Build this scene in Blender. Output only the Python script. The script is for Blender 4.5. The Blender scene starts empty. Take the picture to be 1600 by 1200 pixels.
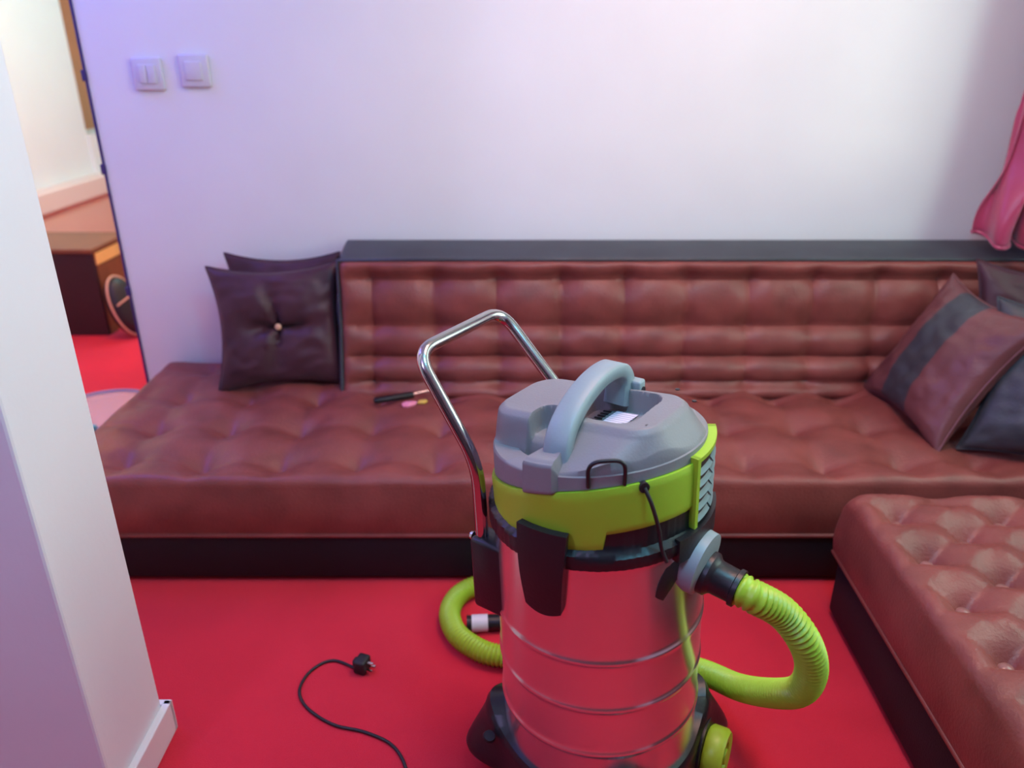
import bpy, bmesh, math, random
from math import sin, cos, pi, sqrt, exp, radians, atan2, hypot
from mathutils import Vector, Matrix, noise
random.seed(7)
SC = bpy.context.scene
COL = SC.collection

# ------------------------------------------------------------------ camera
PITCH = radians(23.3); CAMH = 1.45
cam_d = bpy.data.cameras.new('camera'); cam = bpy.data.objects.new('camera', cam_d); COL.objects.link(cam)
cam.location = (0, 0, CAMH); cam.rotation_euler = (pi/2 - PITCH, 0, 0)
cam_d.sensor_width = 36; cam_d.lens = 27.0; cam_d.clip_start = .02
cam_d.dof.use_dof = True; cam_d.dof.focus_distance = 1.45; cam_d.dof.aperture_fstop = 2.2
SC.camera = cam

# ------------------------------------------------------------------ world, lights, exposure
W = bpy.data.worlds.new('world'); SC.world = W; W.use_nodes = True
W.node_tree.nodes['Background'].inputs[0].default_value = (.85, 1, .95, 1)
W.node_tree.nodes['Background'].inputs[1].default_value = 2.2
SC.view_settings.view_transform = 'Standard'; SC.view_settings.look = 'None'
SC.view_settings.gamma = 1; SC.view_settings.use_curve_mapping = False
SC.view_settings.exposure = 0.0

def area(name, loc, target, sx, sy, power, col):
    d = bpy.data.lights.new(name, 'AREA'); d.shape = 'RECTANGLE'; d.size = sx; d.size_y = sy
    d.energy = power; d.color = col
    o = bpy.data.objects.new(name, d); COL.objects.link(o); o.location = loc
    o.rotation_euler = (Vector(target) - Vector(loc)).to_track_quat('-Z', 'Y').to_euler()
    return o
def point(name, loc, power, col, r):
    d = bpy.data.lights.new(name, 'POINT'); d.energy = power; d.color = col; d.shadow_soft_size = r
    o = bpy.data.objects.new(name, d); COL.objects.link(o); o.location = loc
    return o
# daylight through the window in the right wall: sky, and the bright low horizon beyond
area('window_daylight', (2.25, 1.35, 1.85), (0, 1.0, .9), 1.5, 1.2, 26, (0.6, 1, 0.8))
area('horizon_daylight', (3.9, -.45, 1.42), (.6, 2.8, 1.2), .7, .5, 37, (0.9, 0.98, 0.72))
# added unseen fill lamps, violet party LEDs, daylight of the room beyond
area('overhead_fill_light', (.55, 1.60, 2.52), (.55, 1.61, 0), .6, .6, 22, (1, 0.46, 0.36))  # added overhead fill, first meant for a tank streak and front light
point('violet_led_light', (-1.15, 1.65, 2.0), 7, (0.1, 0.12, 1), .08)
point('violet_led_light', (-1.3, -.2, 2.2), 45, (.54, .50, 1), .10)
area('far_room_daylight', (-1.5, 5.2, 2.45), (-2.4, 4.8, 0), 1.2, 1.4, 61, (0.42, 0.98, 1))
area('passage_area_light', (-2.2, 2.5, 2.5), (-2.2, 3.2, 0), .9, .9, 30, (0.05, 0.14, 1))  # saturated blue area light over the passage, colour set by fit
point('passage_fill_light', (-1.75, 3.75, 1.9), 44, (1, 0.45, 0.06), .1)  # added warm fill that turns the far floor orange
point('cyan_fill_light', (.40, .70, 2.40), 49, (0.14, 0.57, 0.80), .12)  # added unseen fill, first put in for the vertical streak on the tank

# ------------------------------------------------------------------ materials
def mat(name, col, rough=.5, metal=0, bump=0, bscale=60, var=0, vscale=8, sheen=0, aniso=0, spec=.5, coat=0, trans=0, alpha=1):
    m = bpy.data.materials.new(name); m.use_nodes = True
    nt = m.node_tree; b = nt.nodes['Principled BSDF']; L = nt.links.new
    b.inputs['Base Color'].default_value = (*col, 1); b.inputs['Roughness'].default_value = rough
    b.inputs['Metallic'].default_value = metal; b.inputs['Specular IOR Level'].default_value = spec
    b.inputs['Sheen Weight'].default_value = sheen; b.inputs['Anisotropic'].default_value = aniso
    b.inputs['Coat Weight'].default_value = coat; b.inputs['Transmission Weight'].default_value = trans
    b.inputs['Alpha'].default_value = alpha
    tc = nt.nodes.new('ShaderNodeTexCoord')
    if var:
        n = nt.nodes.new('ShaderNodeTexNoise'); n.inputs['Scale'].default_value = vscale; n.inputs['Detail'].default_value = 5
        L(tc.outputs['Object'], n.inputs['Vector'])
        r = nt.nodes.new('ShaderNodeMapRange'); r.inputs[1].default_value = .3; r.inputs[2].default_value = .7
        r.inputs[3].default_value = 1 - var; r.inputs[4].default_value = 1 + var; L(n.outputs[0], r.inputs[0])
        x = nt.nodes.new('ShaderNodeVectorMath'); x.operation = 'SCALE'; x.inputs[0].default_value = col
        L(r.outputs[0], x.inputs['Scale']); L(x.outputs[0], b.inputs['Base Color'])
    if bump:
        n2 = nt.nodes.new('ShaderNodeTexNoise'); n2.inputs['Scale'].default_value = bscale; n2.inputs['Detail'].default_value = 4
        L(tc.outputs['Object'], n2.inputs['Vector'])
        bp = nt.nodes.new('ShaderNodeBump'); bp.inputs['Strength'].default_value = bump; bp.inputs['Distance'].default_value = .004
        L(n2.outputs[0], bp.inputs['Height']); L(bp.outputs[0], b.inputs['Normal'])
    return m
M = {}
M['wall'] = mat('white_wall_paint', (.80, .79, .80), .75, bump=.08, bscale=90, var=.02, vscale=3)
M['ceiling'] = mat('ceiling_paint', (.8, .8, .8), .9, bump=.05)
M['orange'] = mat('orange_wall_paint', (.95, .50, .30), .8, bump=.08, var=.03)
M['carpet'] = mat('red_carpet', (.67, .023, .046), .95, bump=.7, bscale=420, var=.10, vscale=2.2, sheen=.08, spec=.1)
M['brown'] = mat('brown_leather', (.225, .055, .046), .40, bump=.35, bscale=140, var=.2, vscale=9, spec=.4)
M['button'] = mat('glossy_brown_button', (.30, .12, .11), .25)
M['black_leather'] = mat('black_leather', (.036, .040, .050), .45, bump=.25, bscale=120, var=.2, spec=.6)
M['base_black'] = mat('black_sofa_base', (.010, .009, .013), .6, bump=.3, bscale=200, spec=.3)
M['satin_dark'] = mat('dark_purple_satin', (.062, .020, .030), .45, bump=.15, bscale=60, var=.2, sheen=.1, spec=.3)
M['cushion_brown'] = mat('brown_cushion_leather', (.15, .048, .050), .38, bump=.25, bscale=120, var=.15)
M['curtain'] = mat('crimson_satin', (.42, .045, .11), .30, bump=.1, bscale=50, var=.08, sheen=.4)
M['green'] = mat('lime_green_plastic', (.35, .54, .03), .4, bump=.05, bscale=200, var=.04)
M['grey'] = mat('grey_plastic', (.225, .215, .225), .5, bump=.12, bscale=260, var=.05)
M['greyblue'] = mat('pale_grey_plastic', (.26, .32, .34), .45, bump=.08, bscale=200)
M['louvre'] = mat('grey_louvre_plastic', (.16, .205, .215), .45)
M['black'] = mat('black_plastic', (.012, .011, .014), .38, bump=.1, bscale=150)
M['steel'] = mat('brushed_steel', (.80, .76, .76), .24, metal=1, aniso=.75, bump=.02, bscale=30)
_nt = M['steel'].node_tree; _t = _nt.nodes.new('ShaderNodeTangent'); _t.direction_type = 'RADIAL'; _t.axis = 'Z'
_nt.links.new(_t.outputs[0], _nt.nodes['Principled BSDF'].inputs['Tangent']); _nt.nodes['Principled BSDF'].inputs['Anisotropic Rotation'].default_value = .25
M['chrome'] = mat('chrome', (.50, .49, .48), .14, metal=1)
M['white'] = mat('white_plastic', (.64, .62, .66), .35)
M['skirt'] = mat('white_gloss_trim', (.78, .77, .76), .35)
M['rubber'] = mat('black_rubber', (.012, .010, .012), .55)
M['purple'] = mat('purple_corner_trim', (.035, .022, .13), .5)
M['wood'] = mat('dark_brown_wood', (.030, .010, .012), .55, bump=.1, var=.2, vscale=4)
M['wood_top'] = mat('brown_wood_top', (.20, .075, .03), .45, bump=.1, var=.2, vscale=6)
M['wood_light'] = mat('light_wood_edge', (.80, .48, .16), .5, var=.1)
M['pale'] = mat('pale_piping', (.72, .40, .26), .5)
M['teal'] = mat('teal_plastic', (.05, .36, .42), .4)
M['bluegrey'] = mat('blue_grey_plastic', (.22, .28, .42), .4)
M['clear'] = mat('cloudy_clear_plastic', (.85, .62, .62), .25, alpha=.38)
M['yellow'] = mat('yellow_plastic', (.75, .5, .1), .3)
M['pink'] = mat('pink_plastic', (.8, .25, .35), .3)
M['frame'] = mat('white_window_frame', (.75, .75, .75), .4)
def glass_mat():
    m = bpy.data.materials.new('window_glass'); m.use_nodes = True; nt = m.node_tree
    for n in list(nt.nodes): nt.nodes.remove(n)
    o = nt.nodes.new('ShaderNodeOutputMaterial'); mx = nt.nodes.new('ShaderNodeMixShader')
    t = nt.nodes.new('ShaderNodeBsdfTransparent'); g = nt.nodes.new('ShaderNodeBsdfGlossy'); g.inputs['Roughness'].default_value = .02
    mx.inputs[0].default_value = .06
    nt.links.new(t.outputs[0], mx.inputs[1]); nt.links.new(g.outputs[0], mx.inputs[2]); nt.links.new(mx.outputs[0], o.inputs[0])
    return m
M['glass'] = glass_mat()
def label_mat():
    # white sticker with printed grey lines
    m = mat('printed_label', (.8, .76, .84), .4); nt = m.node_tree; b = nt.nodes['Principled BSDF']
    tc = nt.nodes.new('ShaderNodeTexCoord'); w = nt.nodes.new('ShaderNodeTexWave'); w.wave_type = 'BANDS'; w.bands_direction = 'Y'
    w.inputs['Scale'].default_value = 40; n = nt.nodes.new('ShaderNodeValToRGB')
    n.color_ramp.elements[0].position = .80; n.color_ramp.elements[0].color = (.8, .76, .84, 1)
    n.color_ramp.elements[1].position = .95; n.color_ramp.elements[1].color = (.42, .38, .5, 1)
    nt.links.new(tc.outputs['Object'], w.inputs['Vector']); nt.links.new(w.outputs['Fac'], n.inputs[0]); nt.links.new(n.outputs[0], b.inputs['Base Color'])
    return m
M['label'] = label_mat()
def fill_lamp_mat():
    m = mat('fill_lamp_diffuser', (.9, .9, .85), .5); b = m.node_tree.nodes['Principled BSDF']
    b.inputs['Emission Color'].default_value = (1, .93, .84, 1); b.inputs['Emission Strength'].default_value = 3  # glow of the added overhead fill lamp
    return m
M['lamp'] = fill_lamp_mat()

# ------------------------------------------------------------------ helpers
def tag(o, label=None, cat=None, group=None, kind=None):
    if label: o['label'] = label
    if cat: o['category'] = cat
    if group: o['group'] = group
    if kind: o['kind'] = kind
    return o
def empty(name, loc, rot=(0, 0, 0)):
    o = bpy.data.objects.new(name, None); COL.objects.link(o); o.location = loc; o.rotation_euler = rot
    o.empty_display_size = .05
    return o
def mesh(name, vs, fs, m, parent=None, smooth=True, mats=None, fmat=None, loc=None):
    me = bpy.data.meshes.new(name); me.from_pydata([tuple(v) for v in vs], [], fs); me.update()
    bm = bmesh.new(); bm.from_mesh(me); bmesh.ops.recalc_face_normals(bm, faces=bm.faces); bm.to_mesh(me); bm.free()
    if mats:
        for x in mats: me.materials.append(x)
        for p, i in zip(me.polygons, fmat): p.material_index = i
    else: me.materials.append(m)
    if smooth: me.shade_smooth() if hasattr(me, 'shade_smooth') else None
    for p in me.polygons: p.use_smooth = smooth
    if smooth:
        try: me.set_sharp_from_angle(angle=radians(48))
        except Exception: pass
    o = bpy.data.objects.new(name, me); COL.objects.link(o)
    if parent: o.parent = parent
    if loc: o.location = loc
    return o
class G:
    """collects geometry for ONE mesh"""
    def __init__(s): s.v = []; s.f = []
    def add(s, vs, fs):
        b = len(s.v); s.v += [Vector(x) for x in vs]; s.f += [tuple(i + b for i in f) for f in fs]; return s
    def box(s, a, b, bev=.0, mtx=None):
        bm = bmesh.new(); bmesh.ops.create_cube(bm, size=1)
        a = Vector(a); b = Vector(b); c = (a + b)/2; d = b - a
        for v in bm.verts: v.co = Vector((c.x + v.co.x*d.x, c.y + v.co.y*d.y, c.z + v.co.z*d.z))
        if bev: bmesh.ops.bevel(bm, geom=bm.edges[:], offset=bev, segments=2, affect='EDGES', profile=.5)
        if mtx:
            for v in bm.verts: v.co = mtx @ v.co
        bm.verts.index_update()
        s.add([v.co.copy() for v in bm.verts], [[v.index for v in f.verts] for f in bm.faces]); bm.free(); return s
    def lathe(s, prof, n=48, mtx=None, closed=False):
        vs = []; fs = []
        for (r, z) in prof:
            for i in range(n):
                a = 2*pi*i/n; p = Vector((r*cos(a), r*sin(a), z)); vs.append(mtx @ p if mtx else p)
        for k in range(len(prof) - 1):
            for i in range(n):
                j = (i + 1) % n; fs.append((k*n + i, k*n + j, (k + 1)*n + j, (k + 1)*n + i))
        if not closed:
            if prof[0][0] > 1e-5: fs.append(tuple(range(n))[::-1])
            if prof[-1][0] > 1e-5: fs.append(tuple(range((len(prof) - 1)*n, len(prof)*n)))
        else:
            k = len(prof) - 1
            for i in range(n):
                j = (i + 1) % n; fs.append((k*n + i, k*n + j, j, i))
        return s.add(vs, fs)
    def tube(s, pts, r, n=12, rfn=None, cap=True, flat=1.0):
        pts = [Vector(p) for p in pts]; m = len(pts); vs = []; fs = []
        T = [(pts[min(i + 1, m - 1)] - pts[max(i - 1, 0)]).normalized() for i in range(m)]
        up = Vector((0, 0, 1)) if abs(T[0].z) < .9 else Vector((1, 0, 0))
        N = (up - T[0]*up.dot(T[0])).normalized(); d = 0
        for i in range(m):
            if i: d += (pts[i] - pts[i-1]).length
            N = (N - T[i]*N.dot(T[i])).normalized(); B = T[i].cross(N)
            rr = rfn(d) if rfn else r
            for k in range(n):
                a = 2*pi*k/n; vs.append(pts[i] + N*cos(a)*rr*flat + B*sin(a)*rr)
        for i in range(m - 1):
            for k in range(n):
                j = (k + 1) % n; fs.append((i*n + k, i*n + j, (i + 1)*n + j, (i + 1)*n + k))
        if cap: fs.append(tuple(range(n))[::-1]); fs.append(tuple(range((m - 1)*n, m*n)))
        return s.add(vs, fs)
    def build(s, name, m, parent=None, smooth=True, loc=None):
        return mesh(name, s.v, s.f, m, parent, smooth, loc=loc)
def spline(ctrl, step=.01):
    """Catmull-Rom through the control points, evenly resampled"""
    P = [Vector(p) for p in ctrl]; P = [P[0]*2 - P[1]] + P + [P[-1]*2 - P[-2]]; out = []
    for i in range(1, len(P) - 2):
        for k in range(40):
            t = k/40; a, b, c, d = P[i-1:i+3]
            out.append(.5*((2*b) + (c - a)*t + (2*a - 5*b + 4*c - d)*t*t + (3*b - a - 3*c + d)*t*t*t))
    out.append(P[-2]); res = [out[0]]; acc = 0
    for i in range(1, len(out)):
        seg = out[i] - out[i-1]; L = seg.length
        while acc + L >= step and L > 1e-9:
            t = (step - acc)/L; p = out[i-1].lerp(out[i], t) if L else out[i]
            res.append(p); out[i-1] = p; L = (out[i] - p).length; acc = 0
        acc += L
    return res
def rounded(pts, rad, seg=8):
    """polyline with filleted corners"""
    P = [Vector(p) for p in pts]; out = [P[0]]
    for i in range(1, len(P) - 1):
        a = (P[i-1] - P[i]); b = (P[i+1] - P[i]); ra = min(rad, a.length*.45, b.length*.45)
        A = P[i] + a.normalized()*ra; B = P[i] + b.normalized()*ra
        for k in range(seg + 1):
            t = k/seg; out.append(A*(1-t)**2 + P[i]*2*t*(1-t) + B*t*t)
    out.append(P[-1]); return out
def copy_part(o, parent, loc):
    c = o.copy(); COL.objects.link(c); c.parent = parent; c.location = loc; return c
def sstep(a, b, x):
    t = max(0, min(1, (x - a)/(b - a))); return t*t*(3 - 2*t)

# ------------------------------------------------------------------ setting
YW = 2.82; XL = -1.45; XR = 2.0; CH = 2.6
def struct(name, a, b, m, bev=0): return tag(G().box(a, b, bev).build(name, m, smooth=False), kind='structure')
struct('floor', (-4.2, -2.2, -.08), (XR, 7.2, 0), M['carpet'])
struct('ceiling', (-4.2, -2.2, CH), (XR, 7.2, CH + .1), M['ceiling'])
struct('wall_back', (XL, YW, 0), (XR, YW + .16, CH), M['wall'])
wy0, wy1, wz0, wz1 = .70, 2.05, 1.12, 2.35
g = G(); g.box((XR, -2.2, 0), (XR + .2, 7.2, wz0)).box((XR, -2.2, wz1), (XR + .2, 7.2, CH)).box((XR, -2.2, wz0), (XR + .2, wy0, wz1)).box((XR, wy1, wz0), (XR + .2, 7.2, wz1))
tag(g.build('wall_right', M['wall'], smooth=False), kind='structure')
g = G(); t = .05
g.box((XR+.08, wy0, wz0), (XR+.14, wy1, wz0+t)).box((XR+.08, wy0, wz1-t), (XR+.14, wy1, wz1)).box((XR+.08, wy0, wz0), (XR+.14, wy0+t, wz1)).box((XR+.08, wy1-t, wz0), (XR+.14, wy1, wz1)).box((XR+.08, 1.36, wz0), (XR+.14, 1.40, wz1))
win = tag(g.build('window_1', M['frame'], smooth=False), kind='structure')
G().box((XR+.105, wy0+t, wz0+t), (XR+.111, 1.36, wz1-t)).build('pane', M['glass'], win, smooth=False)
G().box((XR+.105, 1.40, wz0+t), (XR+.111, wy1-t, wz1-t)).build('pane', M['glass'], win, smooth=False)
struct('wall_left', (-3.4, 1.09, 0), (-.80, 1.32, CH), M['wall'], .006)
struct('wall_far_left', (-4.2, -2.2, 0), (-4.05, 7.2, CH), M['wall'])
struct('wall_front', (-4.05, -2.2, 0), (XR, -2.05, CH), mat('dark_wine_wall', (.10, .05, .055), .7))  # unseen wall coloured dark to weaken frontal bounce and chrome reflections
struct('wall_far', (-4.05, 7.0, 0), (XR, 7.2, CH), M['orange'])
struct('wall_passage', (XL + .25, YW + .16, 0), (XL + .4, 7.0, CH), M['wall'])
# skirting of the partition end
g = G()
g.box((-.80, 1.075, 0), (-.782, 1.335, .085), .003); g.box((-3.4, 1.32, 0), (-.782, 1.337, .085), .003); g.box((-3.4, 1.073, 0), (-.782, 1.09, .085), .003)
tag(g.build('baseboard_left', M['skirt'], smooth=False), kind='structure')
# purple trim with clips along the free edge of the back wall
g = G(); g.box((XL - .007, YW - .006, 0), (XL + .002, YW + .003, CH), .002)
for z in (1.38, 1.07, .62, 1.75, 2.1): g.box((XL - .014, YW - .010, z - .018), (XL + .003, YW + .004, z + .018), .003)
tag(g.build('trim_1', M['purple'], smooth=False), kind='structure')
# the room beyond: white wall ending short of the orange one, low wall and its salmon ledge
struct('wall_side', (-3.35, 1.32, .60), (-3.10, 5.86, CH), M['wall'])
struct('wall_low', (-3.35, 5.86, .60), (-3.08, 7.0, .90), M['wall'])
struct('trim_2', (-3.35, 4.3, .50), (-2.98, 7.0, .63), mat('salmon_paint', (.80, .60, .55), .7), .01)
struct('wall_ledge', (-3.35, 1.32, 0), (-3.02, 7.0, .50), mat('salmon_wall_paint', (.78, .46, .38), .8))
struct('trim_3', (-3.05, 4.62, 0), (-2.97, 4.72, .63), mat('tan_post_paint', (.62, .36, .20), .6), .006)

# ------------------------------------------------------------------ tufted upholstery
def axis(a, b, n, e=.03):
    """samples between a and b, denser at the two ends"""
    s = [a + e*(1 - cos(pi/2*i/5)) for i in range(5)]
    s += [a + e + (b - a - 2*e)*i/n for i in range(n + 1)]
    return s + [b - e*(1 - cos(pi/2*(4 - i)/5)) for i in range(5)]
def tuft(x, y, bx, by, dx, dy, diamond=False, depth=.03, seam=.010, sharp=1.0):
    """height below the crown of a buttoned pad"""
    if diamond:
        u = (x - bx)/dx; v = (y - by)/dy
        p = (u + v); q = (u - v)              # buttons where u,v both integer or both half
        a = abs(sin(pi*p)); b = abs(sin(pi*q))
    else:
        u = (x - bx)/dx; v = (y - by)/dy
        a = abs(sin(pi*u)); b = abs(sin(pi*v))
    fold = seam*(2 - min(1, a*1.25)**.5 - min(1, b*1.25)**.5)
    if diamond:
        cu = (round(p) + round(q))/2; cv = (round(p) - round(q))/2
        if (round(p) + round(q)) % 2: pass
        d = hypot((u - cu)*dx, (v - cv)*dy)
    else:
        d = hypot((u - round(u))*dx, (v - round(v))*dy)
    return fold + depth*exp(-(d/(.26*min(dx, dy)))**1.3*sharp)
def pad(name, x0, x1, y0, y1, nx, ny, tf, F, R, m_top, m_side, parent, rho=.035, side=5, bulge=.012, wob=.006, seed=0):
    """F(x,y,h): point of the padded face lifted by h; R(x,y): matching point of the back face"""
    X = axis(x0, x1, nx); Y = axis(y0, y1, ny); vs = []; fs = []; fm = []
    for y in Y:
        for x in X:
            e = min(x - x0, x1 - x); e2 = min(y - y0, y1 - y); h = 0
            for q in (e, e2):
                if q < rho: h -= rho - sqrt(max(0, rho*rho - (rho - q)**2))
            k = min(1, max(0, min(e, e2))/.05)
            h -= tf(x, y)*k
            h += wob*noise.noise(Vector((x*5 + seed, y*5, seed)))*k + .35*wob*noise.noise(Vector((x*17 + seed, y*17, 3)))*k
            vs.append(F(x, y, h))
    w = len(X); H = len(Y)
    for j in range(H - 1):
        for i in range(w - 1): fs.append((j*w + i, j*w + i + 1, (j + 1)*w + i + 1, (j + 1)*w + i)); fm.append(0)
    ring = [(i, 0) for i in range(w)] + [(w - 1, j) for j in range(1, H)] + [(i, H - 1) for i in range(w - 2, -1, -1)] + [(0, j) for j in range(H - 2, 0, -1)]
    prev = [j*w + i for i, j in ring]; n = len(ring); cen = F((x0 + x1)/2, (y0 + y1)/2, 0)
    for s_ in range(1, side + 1):
        t = s_/side; cur = []
        for q, (i, j) in enumerate(ring):
            a = vs[j*w + i]; b = R(X[i], Y[j]); p = a.lerp(b, t)
            nx_, ny_ = (-(i == 0) + (i == w - 1)), (-(j == 0) + (j == H - 1))
            out = (F(X[i] + nx_*.01, Y[j] + ny_*.01, 0) - F(X[i], Y[j], 0)).normalized() if (nx_ or ny_) else Vector()
            sag = .6 + .4*noise.noise(Vector((X[i]*4, Y[j]*4, 5 + seed)))
            p = p + out*bulge*sin(pi*t)*sag
            cur.append(len(vs)); vs.append(p)
        for q in range(n):
            r = (q + 1) % n; fs.append((prev[q], cur[q], cur[r], prev[r])); fm.append(1)
        prev = cur
    fs.append(tuple(prev)); fm.append(1)
    return mesh(name, vs, fs, None, parent, True, [m_top, m_side], fm)
def button_proto(parent, m):
    g = G(); g.lathe([(.0, -.004), (.010, -.003), (.012, .001), (.009, .005), (.0001, .0065)], 12)
    return g.build('button', m, parent)

# --- sofa: long seat on a black plinth, leaning backrest
SX0, SX1, SY0, SY1 = -1.34, 1.97, 1.87, 2.78
sofa = tag(empty('sofa', (0, 2.3, 0)), 'long brown tufted leather sofa with black base and low backrest against the white wall', 'sofa')
def P(o): o.matrix_parent_inverse = Matrix.Translation(-Vector(o.parent.location)) if o.parent else Matrix(); return o
P(G().box((SX0 + .02, SY0 + .005, .012), (SX1, SY1, .17), .012).build('base', M['base_black'], sofa))
sbx, sby, sd = -1.15, 2.0, .23
SZ = .355
def seat_tf(x, y):
    return tuft(x + .012*noise.noise(Vector((x*3, y*3, 1))), y + .015*noise.noise(Vector((x*3, y*3, 8))), sbx, sby, sd, sd, depth=.042, seam=.012)*(1 if y < 2.6 else .6)
def seatF(x, y, h): return Vector((x, y, SZ + h))
def seatR(x, y): return Vector((x, y, .165))
P(pad('seat', SX0, SX1, SY0, SY1, 230, 62, seat_tf, seatF, seatR, M['brown'], M['brown'], sofa, rho=.03, bulge=.016, wob=.012))
P(G().tube([(SX0 - .002, SY1, .168), (SX0 - .002, SY0 - .002, .168), (SX1, SY0 - .002, .168)], .007, 8).build('piping', M['brown'], sofa))
b0 = P(button_proto(sofa, M['brown']))
def put_buttons(b0, parent, pts):
    first = True
    for (loc, rot) in pts:
        o = b0 if first else b0.copy()
        if not first: COL.objects.link(o)
        o.parent = parent; o.matrix_parent_inverse = b0.matrix_parent_inverse; o.location = loc; o.rotation_euler = rot; first = False
pts = [((sbx + i*sd, sby + j*sd, SZ - .055), (0, 0, 0)) for i in range(14) for j in range(3) if not (sby + j*sd > 2.4 and sbx + i*sd > -.55)]
# buttons in the front face
pts += [((sbx + .115 + i*sd, SY0 - .012, .27), (pi/2, 0, 0)) for i in range(13)]
# backrest
BX0, BX1 = -.60, 1.97
def backF(x, v, h):
    # v = distance up the face; leans back and bulges
    y = 2.47 + .235*v + .02*sin(pi*v/.48); z = .325 + .972*v
    return Vector((x, y, z)) + Vector((0, -.97, .23))*h
def backR(x, v): return Vector((x, 2.785, .30 + v*1.08))
bdx, bdy = .22, .135
ROWS = [-.06, .055, .145, .255, .42, .56]
def rowc(v):
    for k in range(5):
        if v < ROWS[k + 1]: break
    return k + (v - ROWS[k])/(ROWS[k + 1] - ROWS[k])
def back_tf(x, v):
    u = (x + .012*noise.noise(Vector((x*3, v*4, 2))) + .49)/bdx; w = rowc(v)
    a = abs(sin(pi*u)); b = abs(sin(pi*w)); d = hypot((u - round(u))*.22, (w - round(w))*.12)
    return .018*(1 - min(1, a*1.2)**.5) + .027*(1 - min(1, b)**.6) + .014*exp(-(d/.035)**1.4)
P(pad('backrest', BX0, BX1, 0, .485, 190, 44, back_tf, backF, backR, M['brown'], M['black_leather'], sofa, rho=.03, bulge=.012, wob=.008, seed=4))
pts += [(tuple(backF(-.49 + i*bdx, ROWS[j + 2], -.045)), (radians(76), 0, 0)) for i in range(12) for j in range(3)]
put_buttons(b0, sofa, pts)
# black welt along the top and the left side of the backrest
g = G(); g.tube([backF(BX0 - .003, .0, -.02), backF(BX0 - .003, .24, -.02), backF(BX0 - .003, .485, -.022), backF(BX0 + .3, .489, -.025), backF(.6, .489, -.025), backF(BX1, .489, -.025)], .008, 8)
P(g.build('welt', M['black_leather'], sofa))
for x in (-1.25, .3, 1.85):
    g = G(); g.lathe([(.018, 0), (.022, .004), (.02, .03), (.0001, .031)], 16); o = g.build('foot', M['chrome'], sofa); o.location = (x, SY0 + .07, 0); P(o)

# --- ottoman, diamond buttoned, slightly turned
OT = tag(empty('ottoman', (.885, 1.76, 0), (0, 0, radians(-1.5))), 'tufted brown leather ottoman on a black plinth at the right in front of the sofa', 'ottoman')
G().box((.005, -1.27, .012), (1.06, -.02, .19), .012).build('base', M['base_black'], OT)
odx, ody = .26, .165
def otF(x, y, h): return Vector((x, y, .395 + h))
def otR(x, y): return Vector((x, y, .185))
def ot_tf(x, y): return tuft(x, y, .10, -.10, odx, ody, diamond=True, depth=.046, seam=.016)
pad('cushion_top', 0, 1.08, -1.28, 0, 110, 130, ot_tf, otF, otR, M['brown'], M['brown'], OT, rho=.045, bulge=.014, wob=.010, seed=9)
G().tube([(1.08, 0, .19), (0, 0, .19), (0, -1.28, .19), (1.08, -1.28, .19)], .007, 8).build('piping', M['brown'], OT)
ob = G().lathe([(.0, -.004), (.014, -.003), (.016, .002), (.012, .007), (.0001, .009)], 14).build('button', M['button'], OT)
pts = []
for a in range(0, 10):
    for b in range(-16, 2):
        if (a + b) % 2 == 0:
            x = .10 + a*odx/2; y = -.10 + b*ody/2
            if x < 1.03 and -1.24 < y < -.05: pts.append(((x, y, 0.395 - .056), (0, 0, 0)))
put_buttons(ob, OT, pts)

# ------------------------------------------------------------------ cushions
def cushion(name, w, h, t, mats, stripe=None, label='', group=None, loc=(0, 0, 0), frame=None, dimple=False, seed=0, n=44, floppy=.0):
    root = empty(name, loc); tag(root, label, 'cushion', group)
    vs = []; fs = []; fm = []; idx = {}
    for side in (1, -1):
        for j in range(n + 1):
            for i in range(n + 1):
                u = 2*i/n - 1; v = 2*j/n - 1
                u = sin(u*pi/2)*.35 + u*.65; v = sin(v*pi/2)*.35 + v*.65
                edge = (i in (0, n) or j in (0, n))
                if edge and side == -1: continue
                x = u*w/2*(1 - .15*(1 - v*v)*u*u); y = v*h/2*(1 - .15*(1 - u*u)*v*v)
                th = t/2*(max(0, (1 - u*u))*max(0, (1 - v*v)))**.42
                if dimple:
                    r = hypot(u, v); a = atan2(v, u)
                    th *= 1 - .62*exp(-(r/.26)**1.2)*1.15
                    th -= .034*exp(-(r/.6)**2)*(.5 + .5*cos(4*a + .5*sin(3*a)))**3*(1 if r > .04 else 0)
                wr = .010*noise.noise(Vector((u*2.2 + seed, v*2.2, side + seed)))
                wr += .006*noise.noise(Vector((u*5 + seed, v*7, side*2 + seed)))
                z = side*max(0, th + wr*(1 - max(abs(u), abs(v))**6)) if not edge else 0
                z += floppy*(u*u - v*v)*.03
                idx[(side, i, j)] = len(vs); vs.append(Vector((x, y, z)))
    for (i, j) in [(i, j) for i in range(n + 1) for j in range(n + 1)]:
        if (-1, i, j) not in idx: idx[(-1, i, j)] = idx[(1, i, j)]
    for side in (1, -1):
        for j in range(n):
            for i in range(n):
                fs.append((idx[side, i, j], idx[side, i + 1, j], idx[side, i + 1, j + 1], idx[side, i, j + 1]))
                u = (2*(i + .5)/n - 1); fm.append(stripe(u) if stripe else 0)
    body = mesh('cover', vs, fs, None, root, True, mats, fm)
    per = [vs[idx[1, i, 0]] for i in range(n)] + [vs[idx[1, n, j]] for j in range(n)] + [vs[idx[1, n - i, n]] for i in range(n)] + [vs[idx[1, 0, n - j]] for j in range(n + 1)]
    G().tube(per, .004, 6).build('piping', mats[0], root)
    if dimple:
        o = button_proto(root, M['pale']); o.location = (0, 0, t/2*.40)
        o['label'] = 'small reddish centre button'
    if frame: root.matrix_world = frame
    return root
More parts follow.
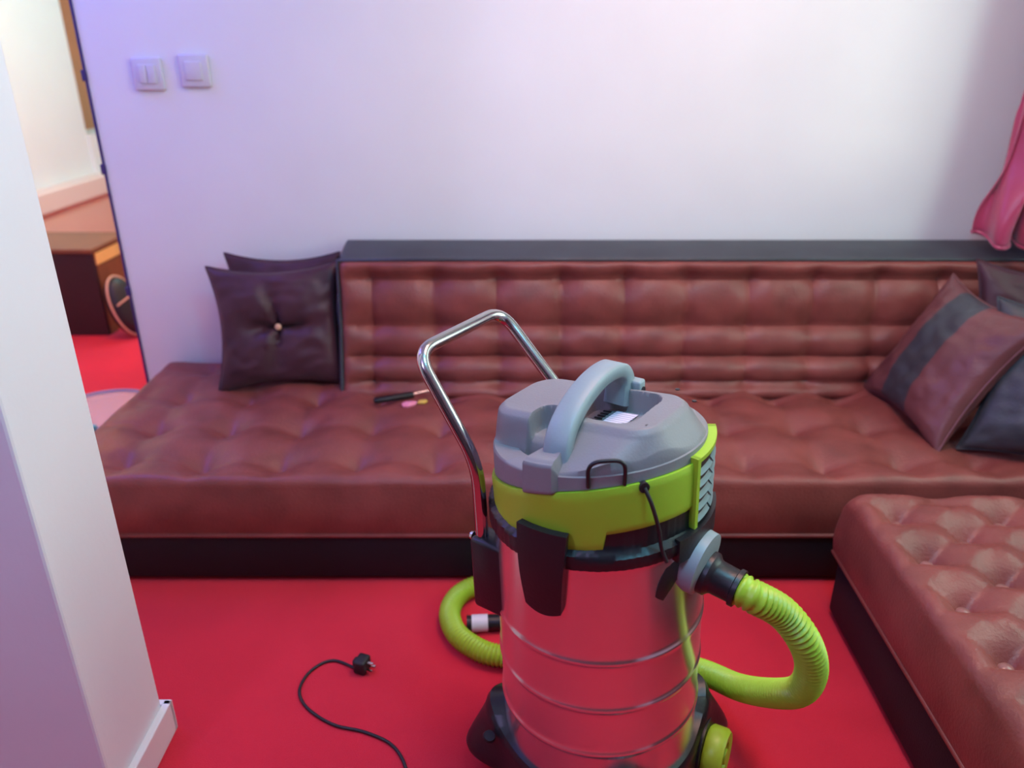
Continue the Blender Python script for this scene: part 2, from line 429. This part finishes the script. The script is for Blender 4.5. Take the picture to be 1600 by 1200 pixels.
def frame(c, right, up):
    r = Vector(right).normalized(); u = Vector(up); u = (u - r*u.dot(r)).normalized(); n = r.cross(u)
    m = Matrix((r, u, n)).transposed().to_4x4(); m.translation = Vector(c); return m
cushion('cushion', .47, .45, .13, [M['satin_dark']], label='dark purple satin cushion with a centre button, front one on the left of the sofa',
        frame=frame((-.828, 2.595, .555), (1, .10, .03), (0, .30, 1)), dimple=True, seed=2)
cushion('cushion', .42, .43, .09, [M['satin_dark']], label='dark purple satin cushion hidden behind the buttoned one, only its upper corner showing',
        frame=frame((-.83, 2.715, .575), (1, .0, .01), (0, .12, 1)), seed=5)
nv = M['black_leather']
cushion('cushion', .48, .48, .15, [M['cushion_brown'], nv], stripe=lambda u: 1 if -.36 < u < .14 else 0,
        label='brown cushion with a broad black stripe leaning at the right end of the sofa',
        frame=frame((1.385, 2.285, .550), (.06, -1, -.03), (.56, .10, 1)), seed=11)
cushion('cushion', .54, .48, .16, [nv], label='plain black leather cushion at the right frame edge in front of the striped one',
        frame=frame((1.635, 2.005, .560), (.80, -.60, .02), (.40, .35, 1)), seed=15)
cushion('cushion', .50, .42, .13, [M['satin_dark']], label='dark brown cushion behind the striped one, leaning on the backrest under the curtain',
        frame=frame((1.76, 2.40, .60), (1, -.15, -.10), (.05, .35, 1)), seed=19)

# ------------------------------------------------------------------ curtain
def curtain():
    vs = []; fs = []; nu, nv_ = 150, 90
    for j in range(nv_ + 1):
        t = j/nv_; z = 2.45 + (.868 - 2.45)*t
        fl = exp(-((z - .90)/.16)**2)
        x0 = 1.655 - .055*fl + .02*sin(z*4)
        for i in range(nu + 1):
            u = i/nu; ph = u*2*pi*4.2
            amp = .055 + .015*sin(z*3 + 1)
            x = x0 + u*(1.96 - x0) + .010*sin(ph*2 + z*6)
            tw = (1 - t)*.5 + 1.2*fl*sin(u*5 + 1)
            y = 2.60 + amp*sin(ph + tw + .5*noise.noise(Vector((u*3, z*2, 0)))) + .035*noise.noise(Vector((u*4, z*3, 2)))
            y -= .05*fl*sin(pi*u)
            zz = z + fl*.018*sin(ph + 1.3)
            vs.append(Vector((x, y, zz)))
    w = nu + 1
    for j in range(nv_):
        for i in range(nu): fs.append((j*w + i, j*w + i + 1, (j + 1)*w + i + 1, (j + 1)*w + i))
    o = mesh('curtain', vs, fs, M['curtain'], None, True)
    md = o.modifiers.new('thick', 'SOLIDIFY'); md.thickness = .004
    hem = G().tube([vs[nv_*w + i] for i in range(0, w, 2)], .008, 8).build('hem', M['curtain'], o)
    tag(o, 'crimson satin curtain hanging in folds to the sofa back at the right edge', 'curtain')
curtain()

# ------------------------------------------------------------------ wall switches
def switch(x, z, label, n):
    r = tag(empty('light_switch', (x, YW, z)), label, 'switch')
    G().box((-.050, -.016, -.052), (.050, 0, .052), .005).build('plate', M['white'], r)
    for k in range(n):
        a = -.030 + k*.062/n
        G().box((a, -.021, -.030), (a + .056/n, -.012, .030), .002).build('rocker', M['white'], r)
switch(-1.235, 1.385, 'white double light switch on the wall, nearer the doorway', 2)
switch(-1.075, 1.395, 'white light switch on the wall, farther from the doorway', 1)

# ------------------------------------------------------------------ things beyond the doorway
cb = tag(empty('cabinet', (-2.25, 4.05, 0)), 'dark brown wooden cabinet with a pale side rail standing in the room beyond', 'cabinet')
G().box((-.75, 0, 0), (0, .42, .465), .005).build('body', M['wood'], cb, False)
G().box((-.76, -.01, .465), (.01, .43, .49), .004).build('top', M['wood_top'], cb, False)
G().box((.0, .02, .395), (.008, .42, .46), .002).build('side_rail', M['wood_light'], cb, False)
G().box((.0, .02, .0), (.005, .42, .39), .001).build('side_panel', M['wood_top'], cb, False)
bg = tag(empty('bag', (-2.135, 4.06, .0), (0, 0, radians(-22))), 'dark oval bag with thin pale piping leaning on the cabinet side', 'bag')
g = G(); mt = Matrix.Translation((0, 0, .17)) @ Matrix.Rotation(radians(70), 4, 'Y') @ Matrix.Diagonal((1.15, .62, 1, 1))
g.lathe([(.0001, -.05), (.10, -.047), (.135, -.03), (.145, 0), (.135, .03), (.10, .047), (.0001, .05)], 32, mt); g.build('body', M['rubber'], bg)
mtx = mt; G().tube([mtx @ Vector((.147*cos(a*pi/20), .147*sin(a*pi/20), .012)) for a in range(41)], .006, 6).build('piping', M['pale'], bg)
G().tube([(.045, -.085, .20), (.06, -.04, .225), (.065, .0, .24)], .005, 6).build('strap', M['pale'], bg)
lid = tag(empty('tub_lid', (-1.80, 3.06, 0)), 'round cloudy plastic lid with blue-grey rim lying on the red carpet beyond the sofa', 'lid')
G().lathe([(.0001, .006), (.20, .006), (.20, .009), (.0001, .009)], 48).build('panel', M['clear'], lid)
G().tube([(.205*cos(a*pi/32), .205*sin(a*pi/32), .012) for a in range(65)], .007, 8, cap=False).build('rim', M['bluegrey'], lid)
G().box((-.02, -.21, .0), (.07, -.185, .03), .006).build('clip', M['teal'], lid)
lid.children[-1]['label'] = 'teal clip on the rim'

# ------------------------------------------------------------------ small things on the seat
rm = tag(empty('lighter', (-.37, 2.425, .352), (0, 0, radians(24))), 'black stick lighter lying in the crease of the sofa behind the vacuum handle', 'lighter')
G().box((-.11, -.012, 0), (.03, .012, .018), .005).build('body', M['black'], rm)
G().tube([(.03, 0, .010), (.10, .0, .014)], .004, 8).build('nozzle', M['chrome'], rm)
wr = tag(empty('candy_wrapper', (-.33, 2.37, .350), (0, 0, .3)), 'crumpled pink and yellow sweet wrapper beside the stick lighter on the sofa', 'wrapper')
def crumple(name, m, off, s, seed):
    bm = bmesh.new(); bmesh.ops.create_icosphere(bm, subdivisions=2, radius=s)
    for v in bm.verts:
        v.co *= 1 + .5*noise.noise(v.co*60 + Vector((seed, 0, 0))); v.co.z *= .45; v.co.x *= 1.5; v.co += Vector(off)
    g = G(); bm.verts.index_update(); g.add([v.co.copy() for v in bm.verts], [[v.index for v in f.verts] for f in bm.faces]); bm.free()
    g.build(name, m, wr, False)
crumple('pink_half', M['pink'], (-.02, 0, .008), .018, 1); crumple('yellow_half', M['yellow'], (.025, .004, .008), .012, 5)

# ------------------------------------------------------------------ vacuum cleaner
VX, VY = .193, 1.24
vac = tag(empty('vacuum_cleaner', (VX, VY, .004)), 'steel drum vacuum cleaner with lime green and grey head, green hose and chrome push handle', 'vacuum cleaner')
TILT = -2.5
vac.matrix_world = Matrix.Translation((VX, VY, .004)) @ Matrix.Rotation(radians(TILT), 4, 'Y') @ Matrix.Rotation(radians(-37), 4, 'Z')
VI = vac.matrix_world.inverted()
def vl(x, y, z): return VI @ Vector((x, y, z))       # world point -> the vacuum's own axes
D = pi/180
# tank with rolled beads
prof = [(.0001, .09), (.185, .09), (.197, .10)]
z = .10
beads = [.245, .354, .463]
zz = .11
while zz < .672:
    r = .2
    for b in beads: r += .0035*exp(-((zz - b)/.006)**2)
    prof.append((r, zz)); zz += .003 if any(abs(zz - b) < .02 for b in beads) else .012
prof += [(.203, .675), (.0001, .676)]
G().lathe(prof, 96).build('tank', M['steel'], vac)
# angular ring builder: inner/outer walls following functions of the angle
def ring(name, m, rfn, z0fn, z1fn, n=240, nz=10, rin=.15, parent=vac, topbev=.004):
    vs = []; fs = []
    rows = nz + 3
    for i in range(n):
        a = -180 + 360*i/n; z0 = z0fn(a); z1 = z1fn(a)
        c, s_ = cos(a*D), sin(a*D)
        vs.append((rin*c, rin*s_, z0))
        for k in range(nz + 1):
            t = k/nz; z = z0 + (z1 - z0)*t; r = rfn(a, z)
            if k == 0: r -= topbev*.6
            if k == nz: r -= topbev*.6
            vs.append((r*c, r*s_, z))
        vs.append((rin*c, rin*s_, z1))
    for i in range(n):
        j = (i + 1) % n
        for k in range(rows):
            k2 = (k + 1) % rows; fs.append((i*rows + k, j*rows + k, j*rows + k2, i*rows + k2))
    return mesh(name, vs, fs, m, parent)
def win_(a, lo, hi, e=1.0): return sstep(lo - e, lo + e, a)*(1 - sstep(hi - e, hi + e, a))
def wrapd(a, c): return (a - c + 180) % 360 - 180
def zb(a): return .772 + .052*cos((a + 23)*D)            # green / grey line
def zl(a):
    base = zb(a) - .085
    tab = win_(a, -77, -56.5, .7) + win_(wrapd(a, 90) , -10, 10, .7)
    return base - .030*min(1, tab)
ring('clamp_ring', M['black'], lambda a, z: .1925 + .0135*sstep(.70, .69, z) + .0012*(1 if int(a + 360) % 4 < 2 else 0), lambda a: .655 + .012*cos((a + 23)*D), lambda a: zb(a) - .045, nz=14)
ring('green_band', M['green'], lambda a, z: .1965 + .002*sin((z - .70)*20), zl, zb, nz=12)
def cap_r(a, z):
    r = .1925 - .06*max(0, z - .80)
    r += .011*win_(a, -98, -80, 1.0)
    return r
def shoulder(a): return .822 + .022*cos((a + 10)*D) + .022*win_(a, -98, -80, 1.0)
ring('motor_cover', M['grey'], cap_r, zb, shoulder, nz=16, n=360)
def rbox(x, y, cx, cy, hx, hy, rr, ang=0):
    dx, dy = x - cx, y - cy; c, s_ = cos(ang), sin(ang); dx, dy = dx*c + dy*s_, -dx*s_ + dy*c
    qx, qy = abs(dx) - hx + rr, abs(dy) - hy + rr
    return hypot(max(qx, 0), max(qy, 0)) + min(max(qx, qy), 0) - rr
def top_z(x, y, r, R, a):
    zs = shoulder(a)
    slab = .874 + .016*x/.17
    d = rbox(x, y, -.008, -.016, .164, .090, .055)
    wd = .012 + .070*sstep(-.03, .03, x) - .05*sstep(.10, .15, x)
    k = 1 - sstep(0, wd, d) if wd < .02 else 1 - max(0, min(1, d/wd))
    z = zs + (slab - zs)*k + .010*sstep(.004, -.012, d)
    # raised housing above the latch
    z = max(z, zs) if not (-99 < a < -79) else max(z, zs + .004*sstep(R, R - .01, r))
    d2 = min(rbox(x, y, .035, -.012, .068, .066, .028), rbox(x, y, -.040, -.095, .036, .040, .02))
    z -= .042*sstep(.003, -.003, d2)
    d3 = rbox(x, y, -.115, -.150, .042, .03, .012)          # grip slot under the rear edge
    z -= .030*sstep(.004, -.004, d3)
    return z
vs = []; fs = []; n = 360; nr = 90
for k in range(nr + 1):
    for i in range(n):
        a = -180 + 360*i/n; R = cap_r(a, shoulder(a)) - .0024; r = R*max(.0005, (k/nr))
        x, y = r*cos(a*D), r*sin(a*D)
        zt = top_z(x, y, r, R, a) if k < nr else shoulder(a)
        vs.append((x, y, zt))
for k in range(nr):
    for i in range(n):
        j = (i + 1) % n; fs.append((k*n + i, k*n + j, (k + 1)*n + j, (k + 1)*n + i))
mesh('top_plate', vs, fs, M['grey'], vac)
# carry handle: flat bowed bar across the top
def bar(path, wfn, tfn):
    """sweep of a rounded rectangle, width along local x, thickness in the bending plane"""
    g = G(); vs = []; fs = []; m = len(path); n = 12
    for i, p in enumerate(path):
        T = (path[min(i + 1, m - 1)] - path[max(i - 1, 0)]).normalized(); Wd = Vector((1, 0, 0)); N = T.cross(Wd).normalized()
        t = i/(m - 1); w, th = wfn(t), tfn(t); e = .28
        for (a, b) in ((-1, -1+e), (-1, 1-e), (-1+e*.6, 1), (1-e*.6, 1), (1, 1-e), (1, -1+e), (1-e*.6, -1), (-1+e*.6, -1)):
            vs.append(p + Wd*a*w + N*b*th)
    n = 8
    for i in range(m - 1):
        for k in range(n): fs.append((i*n + k, i*n + (k+1) % n, (i+1)*n + (k+1) % n, (i+1)*n + k))
    fs.append(tuple(range(n))[::-1]); fs.append(tuple(range((m-1)*n, m*n)))
    return g.add(vs, fs)
hx0 = .0
hp = spline([(hx0 + .006, .056, .855), (hx0 + .006, .064, .885), (hx0 + .006, .060, .914), (hx0 + .004, .036, .930), (hx0 + .002, -.015, .929), (hx0 + .004, -.072, .914), (hx0 + .008, -.118, .892), (hx0 + .012, -.145, .866), (hx0 + .016, -.156, .832)], .006)
bar(hp, lambda t: .024 - .002*sin(pi*t), lambda t: .013 + .005*exp(-((t - .08)/.1)**2)).build('carry_handle', M['greyblue'], vac)
G().box((.018, .064, .862), (.046, .088, .902), .005).build('handle_lug', M['greyblue'], vac)
g = G(); g.lathe([(.0001, 0), (.006, 0), (.006, .003), (.0001, .003)], 12, Matrix.Translation((.0455, .076, .884)) @ Matrix.Rotation(pi/2, 4, 'Y')); g.build('screw', M['black'], vac)
# label with printed lines and the black rating plate lines beside it
mt = Matrix.Translation((.034, .004, .8475)) @ Matrix.Rotation(radians(-2), 4, 'Z') @ Matrix.Rotation(radians(-5), 4, 'Y')
G().box((-.022, -.037, 0), (.022, .037, .0012)).build('label', M['label'], vac, False).matrix_local = mt
vac.children[-1]['label'] = 'white printed sticker in the pocket of the lid'
g = G()
for k in range(7): g.box((-.030 + .0, -.033 + k*.0105, 0), (-.014, -.029 + k*.0105, .001))
o = g.build('printed_mark', M['black'], vac, False); o.matrix_local = Matrix.Translation((.018, .004, .8455)) @ Matrix.Rotation(radians(-5), 4, 'Y')
o['label'] = 'short black printed strokes beside the sticker'
for (a, r) in ((-28, .150), (18, .165), (40, .140)):
    x, y = r*cos(a*D), r*sin(a*D)
    G().lathe([(.0001, 0), (.004, 0), (.004, .0015), (.0001, .0015)], 10, Matrix.Translation((x, y, .883 + .09*x))).build('screw', M['black'], vac)
# cord hook (inverted U) on the front of the cover
def cyl(a, r, z): return Vector((r*cos(a*D), r*sin(a*D), z))
g = G(); g.tube(rounded([cyl(-64, 0.193, .818), cyl(-64, 0.199, .866), cyl(-47, 0.199, .870), cyl(-47, 0.193, .822)], .022, 10), .0035, 10); g.build('cord_hook', M['black'], vac)
# cord outlet and cord over the green band
G().lathe([(.0001, 0), (.009, 0), (.009, .010), (.0001, .010)], 16, Matrix.Translation(cyl(-38, 0.190, .815)) @ Matrix.Rotation(radians(-38), 4, 'Z') @ Matrix.Rotation(pi/2, 4, 'Y')).build('cord_outlet', M['rubber'], vac)
G().tube(spline([cyl(-38, 0.199, .815), cyl(-36, .212, .79), cyl(-32, .211, .74), cyl(-30, .210, .70), cyl(-27, .214, .665)], .008), .0034, 8).build('cord', M['rubber'], vac)
# exhaust vent: green frame, louvres in two columns
def patch(a0, a1, z0, z1, r0, r1, na=12, nz=2):
    g = G(); vs = []; fs = []
    for r in (r0, r1):
        for k in range(nz + 1):
            for i in range(na + 1): vs.append(cyl(a0 + (a1 - a0)*i/na, r, z0 + (z1 - z0)*k/nz))
    w = na + 1; o = w*(nz + 1)
    for k in range(nz):
        for i in range(na):
            fs.append((k*w+i, k*w+i+1, (k+1)*w+i+1, (k+1)*w+i)); fs.append((o+k*w+i, o+(k+1)*w+i, o+(k+1)*w+i+1, o+k*w+i+1))
    for i in range(na): fs.append((i, o+i, o+i+1, i+1)); b = nz*w; fs.append((b+i, b+i+1, o+b+i+1, o+b+i))
    for k in range(nz): fs.append((k*w, (k+1)*w, o+(k+1)*w, o+k*w)); e = w-1; fs.append((k*w+e, o+k*w+e, o+(k+1)*w+e, (k+1)*w+e))
    return g.add(vs, fs)
va0, va1, vz0, vz1 = -5, 30, .700, .826
vent = patch(va0, va1, vz0, vz1, .190, .1995).build('vent', M['black'], vac)
g = patch(va0 - 2, va1 + 2, vz1, vz1 + .008, .190, .2055); h = patch(va0 - 2.5, va0, vz0, vz1 + .008, .190, .2055); g.add(h.v, h.f)
h = patch(va1, va1 + 2.5, vz0, vz1 + .008, .190, .2055); g.add(h.v, h.f); g.build('vent_frame', M['green'], vent)
for c0, c1 in ((-4.5, 10), (12, 29)):
    for k in range(5):
        zc = .712 + k*.0225; vs = []; fs = []; na = 8
        for (r, dz) in ((.1985, .004), (.2045, -.0045), (.2055, -.0025), (.1985, .0065)):
            for i in range(na + 1): vs.append(cyl(c0 + (c1 - c0)*i/na, r, zc + dz))
        w = na + 1
        for q in range(4):
            q2 = (q + 1) % 4
            for i in range(na): fs.append((q*w + i, q*w + i + 1, q2*w + i + 1, q2*w + i))
        fs.append((0, w, 2*w, 3*w)); fs.append((na, 3*w + na, 2*w + na, w + na))
        mesh('louvre', vs, fs, M['louvre'], vent, False)
patch(-20, 30, .655, .700, .200, .212).build('vent_sill', M['black'], vac)
# side latches
for a in (-86, 94):
    vs = []; fs = []; na, nz = 10, 12
    for r_ in (0, 1):
        for k in range(nz + 1):
            t = k/nz; z = .572 + (.732 - .572)*t; hw = 9.5 + 3.5*t
            for i in range(na + 1):
                s_ = 2*i/na - 1; zz = z - (.010*(1 - s_*s_) if k == 0 else 0)
                vs.append(cyl(a + s_*hw, (.200 if not r_ else .214 + .006*sin(pi*t)), zz))
    w = na + 1; o = w*(nz + 1)
    for k in range(nz):
        for i in range(na):
            fs.append((k*w+i, k*w+i+1, (k+1)*w+i+1, (k+1)*w+i)); fs.append((o+k*w+i, o+(k+1)*w+i, o+(k+1)*w+i+1, o+k*w+i+1))
    for i in range(na): fs.append((i, o+i, o+i+1, i+1)); b = nz*w; fs.append((b+i, b+i+1, o+b+i+1, o+b+i))
    for k in range(nz): fs.append((k*w, (k+1)*w, o+(k+1)*w, o+k*w)); e = w-1; fs.append((k*w+e, o+k*w+e, o+(k+1)*w+e, (k+1)*w+e))
    mesh('latch', vs, fs, M['black'], vac)
# push handle and its brackets
HW = .138; hx = -.176
nb = [(hx, -HW, .485), (hx, -HW, .765), (hx - .130, -HW, .958), (hx - .148, HW, .958), (hx + .04, HW, .765), (hx + .04, HW, .485)]
G().tube(rounded(nb, .05, 10), .0128, 16).build('push_handle', M['chrome'], vac)
for s_ in (-1, 1):
    g = G(); g.box((hx - .016 + (.04 if s_ > 0 else 0), s_*HW - .022, .450), (hx + .066, s_*HW + .034, .610), .008); g.build('handle_bracket', M['black'], vac)
    G().lathe([(.0001, 0), (.009, 0), (.008, .006), (.0001, .008)], 12, Matrix.Translation((hx - .021, s_*HW, .60)) @ Matrix.Rotation(-pi/2, 4, 'Y')).build('bolt', M['chrome'], vac)
# inlet: black housing, grey collar, neck
def cx(prof, loc, pitch=0, n=40):
    return Matrix.Translation(loc) @ Matrix.Rotation(radians(pitch), 4, 'Y')
ax = Matrix.Translation((.132, .0, .632)) @ Matrix.Rotation(radians(100), 4, 'Y')
G().lathe([(.0001, 0), (.104, 0), (.102, .040), (.088, .050), (.062, .056), (.0001, .056)], 44, Matrix.Translation((0, 0, -.035)) @ ax).build('inlet_housing', M['black'], vac)
G().lathe([(.050, .012), (.066, .014), (.067, .046), (.065, .052), (.060, .053), (.060, .058), (.058, .086), (.030, .092)], 44, ax).build('inlet_collar', M['greyblue'], vac)
G().lathe([(.0001, .03), (.040, .05), (.040, .098), (.033, .104), (.031, .108), (.030, .140), (.034, .142), (.034, .150), (.0001, .152)], 36, Matrix.Translation((0, 0, -.014)) @ ax).build('inlet_neck', M['black'], vac)
# hose: from the inlet down to the carpet, round behind the drum and into a loop on the left
def fl(px, py, z=.004):
    a = PITCH + math.atan((py - 600)/1200); Y = (CAMH - z)/math.tan(a); zd = Y*cos(PITCH) + (CAMH - z)*sin(PITCH)
    return Vector(((px - 800)/1200*zd, Y, z))
VM = vac.matrix_world.copy()
tip = VM @ (ax @ Vector((0, 0, .145)) + Vector((0, 0, -.014)))
fx = (VM.to_3x3() @ (ax.to_3x3() @ Vector((0, 0, 1)))).normalized()
hose_w = [tip, tip + fx*.03] + [(0.468, 1.065, 0.56), (0.511, 1.058, 0.506), (0.542, 1.074, 0.43), (0.55, 1.105, 0.35), (0.535, 1.154, 0.286), (.505, 1.29, .165), (.445, 1.41, .100)] + [(.33, 1.50, .055), (.19, 1.535, .036), (.06, 1.53, .033), (-.04, 1.535, .031),
          (-.10, 1.565, .031), (-.150, 1.62, .031), (-.172, 1.70, .031), (-.150, 1.775, .031), (-.09, 1.82, .031), (.0, 1.825, .031), (.12, 1.79, .031)]
pth = [VI @ Vector(p) for p in spline(hose_w, .00175)]
G().tube(pth, .027, 20, rfn=lambda d: .0248 + .0050*(.5 - .5*cos(2*pi*d/.0105))).build('hose', M['green'], vac)
# trolley base with lobes, wheels and casters
lobes = (45, 135, -145, -45)
def lob(a): return sum(exp(-(wrapd(a, c)/17)**2) for c in lobes)
ring('trolley_base', M['black'], lambda a, z: .212 + .085*lob(a)*(1 - .70*sstep(.04, .20, z)) , lambda a: .055, lambda a: .150 + .045*lob(a), nz=10, rin=.195, topbev=.01)
for c in lobes:
    p = cyl(c, .235, 0)
    wrm = Matrix.Translation((p.x, p.y, .036)) @ Matrix.Rotation(radians(c + 30), 4, 'Z') @ Matrix.Rotation(pi/2, 4, 'X')
    w = G().lathe([(.0001, -.013), (.020, -.014), (.032, -.012), (.035, 0), (.032, .012), (.020, .014), (.0001, .013)], 28, wrm).build('caster', M['rubber'], vac)
    G().lathe([(.0001, -.0155), (.012, -.015), (.012, .015), (.0001, .0155)], 20, wrm).build('hub', M['grey'], w)
    G().tube([(p.x, p.y, .06), (p.x, p.y, .085)], .012, 12).build('caster_stem', M['black'], vac)
# big green side wheels
for (x, y, ang) in ((.236, .082, 8), (.10, -.25, -70)):
    pass
wl = vl(.432, 1.185, .088)
g = G(); wm = Matrix.Translation(wl) @ Matrix.Rotation(radians(8), 4, 'Z') @ Matrix.Rotation(pi/2, 4, 'Y')
g.lathe([(.0001, -.02), (.052, -.02), (.056, -.014), (.056, .014), (.050, .022), (.030, .020), (.026, .014), (.0001, .014)], 40, wm); gw = g.build('wheel', M['green'], vac)
G().lathe([(.0001, .013), (.018, .013), (.016, .022), (.0001, .023)], 24, wm).build('hub_cap', M['green'], gw)
g = G(); g.lathe([(.0001, -.05), (.058, -.045), (.070, -.032), (.070, -.021), (.0001, -.021)], 32, wm); g.build('wheel_housing', M['black'], vac)
G().lathe([(.0001, 0), (.014, 0), (.012, .006), (.0001, .007)], 16, Matrix.Translation(cyl(-128, .243, .150)) @ Matrix.Rotation(radians(20), 4, 'Y')).build('stud', M['rubber'], vac)
# power cord on the carpet
def fl(px, py, z=.004):
    dy = (py - 600)/1200; a = PITCH + math.atan(dy); Y = (CAMH - z)/math.tan(a); zd = Y*cos(PITCH) + (CAMH - z)*sin(PITCH)
    return Vector(((px - 800)/1200*zd, Y, z))
cw = [fl(*p) for p in ((560, 1046), (520, 1032), (486, 1048), (468, 1078), (480, 1106), (520, 1132), (570, 1144), (612, 1164), (634, 1200), (640, 1260), (690, 1330), (800, 1350), (900, 1330), (985, 1290))] + [Vector((.33, .98, .02)), Vector((.38, 1.02, .12))]
co = G().tube([VI @ p for p in spline(cw, .008)], .0038, 8).build('power_cord', M['rubber'], vac)
pp = fl(568, 1048, 0)
pm = VI @ Matrix.Translation(pp + Vector((0, 0, .021))) @ Matrix.Rotation(radians(-20), 4, 'Z')
g = G(); g.box((-.018, -.020, -.020), (.014, .020, .020), .006, pm); g.box((-.026, -.010, -.012), (-.016, .010, .012), .004, pm)
pl = g.build('plug', M['rubber'], co)
for (a, b) in ((0, .010), (-.009, -.006), (.009, -.006)): G().box((.013, a - .003, b - .002), (.030, a + .003, b + .002), 0, pm).build('pin', M['chrome'], pl)

# black accessory tube with a white sticker on the carpet behind the hose
nz_ = tag(empty('vacuum_nozzle', (-.078, 1.665, .024), (0, 0, radians(4))), 'black plastic vacuum nozzle with a white sticker lying on the carpet inside the hose loop', 'nozzle')
G().tube([(-.045, 0, 0), (.02, 0, 0), (.10, 0, 0), (.16, .0, 0)], .022, 20).build('body', M['black'], nz_)
G().lathe([(.0235, -.032), (.0235, .012)], 24, Matrix.Translation((0, 0, 0)) @ Matrix.Rotation(pi/2, 4, 'Y'), ).build('sticker', M['white'], nz_)
nz_.children[-1]['label'] = 'white sticker band'

# body of the added overhead fill lamp, no such lamp known
cl = tag(empty('overhead_fill_lamp', (.55, 1.60, 2.6)), 'added square white fill lamp above the vacuum cleaner, out of view', 'lamp')
G().box((-.33, -.33, -.05), (.33, .33, 0), .01).build('housing', M['white'], cl)
G().box((-.30, -.30, -.058), (.30, .30, -.049), .003).build('diffuser', M['lamp'], cl)
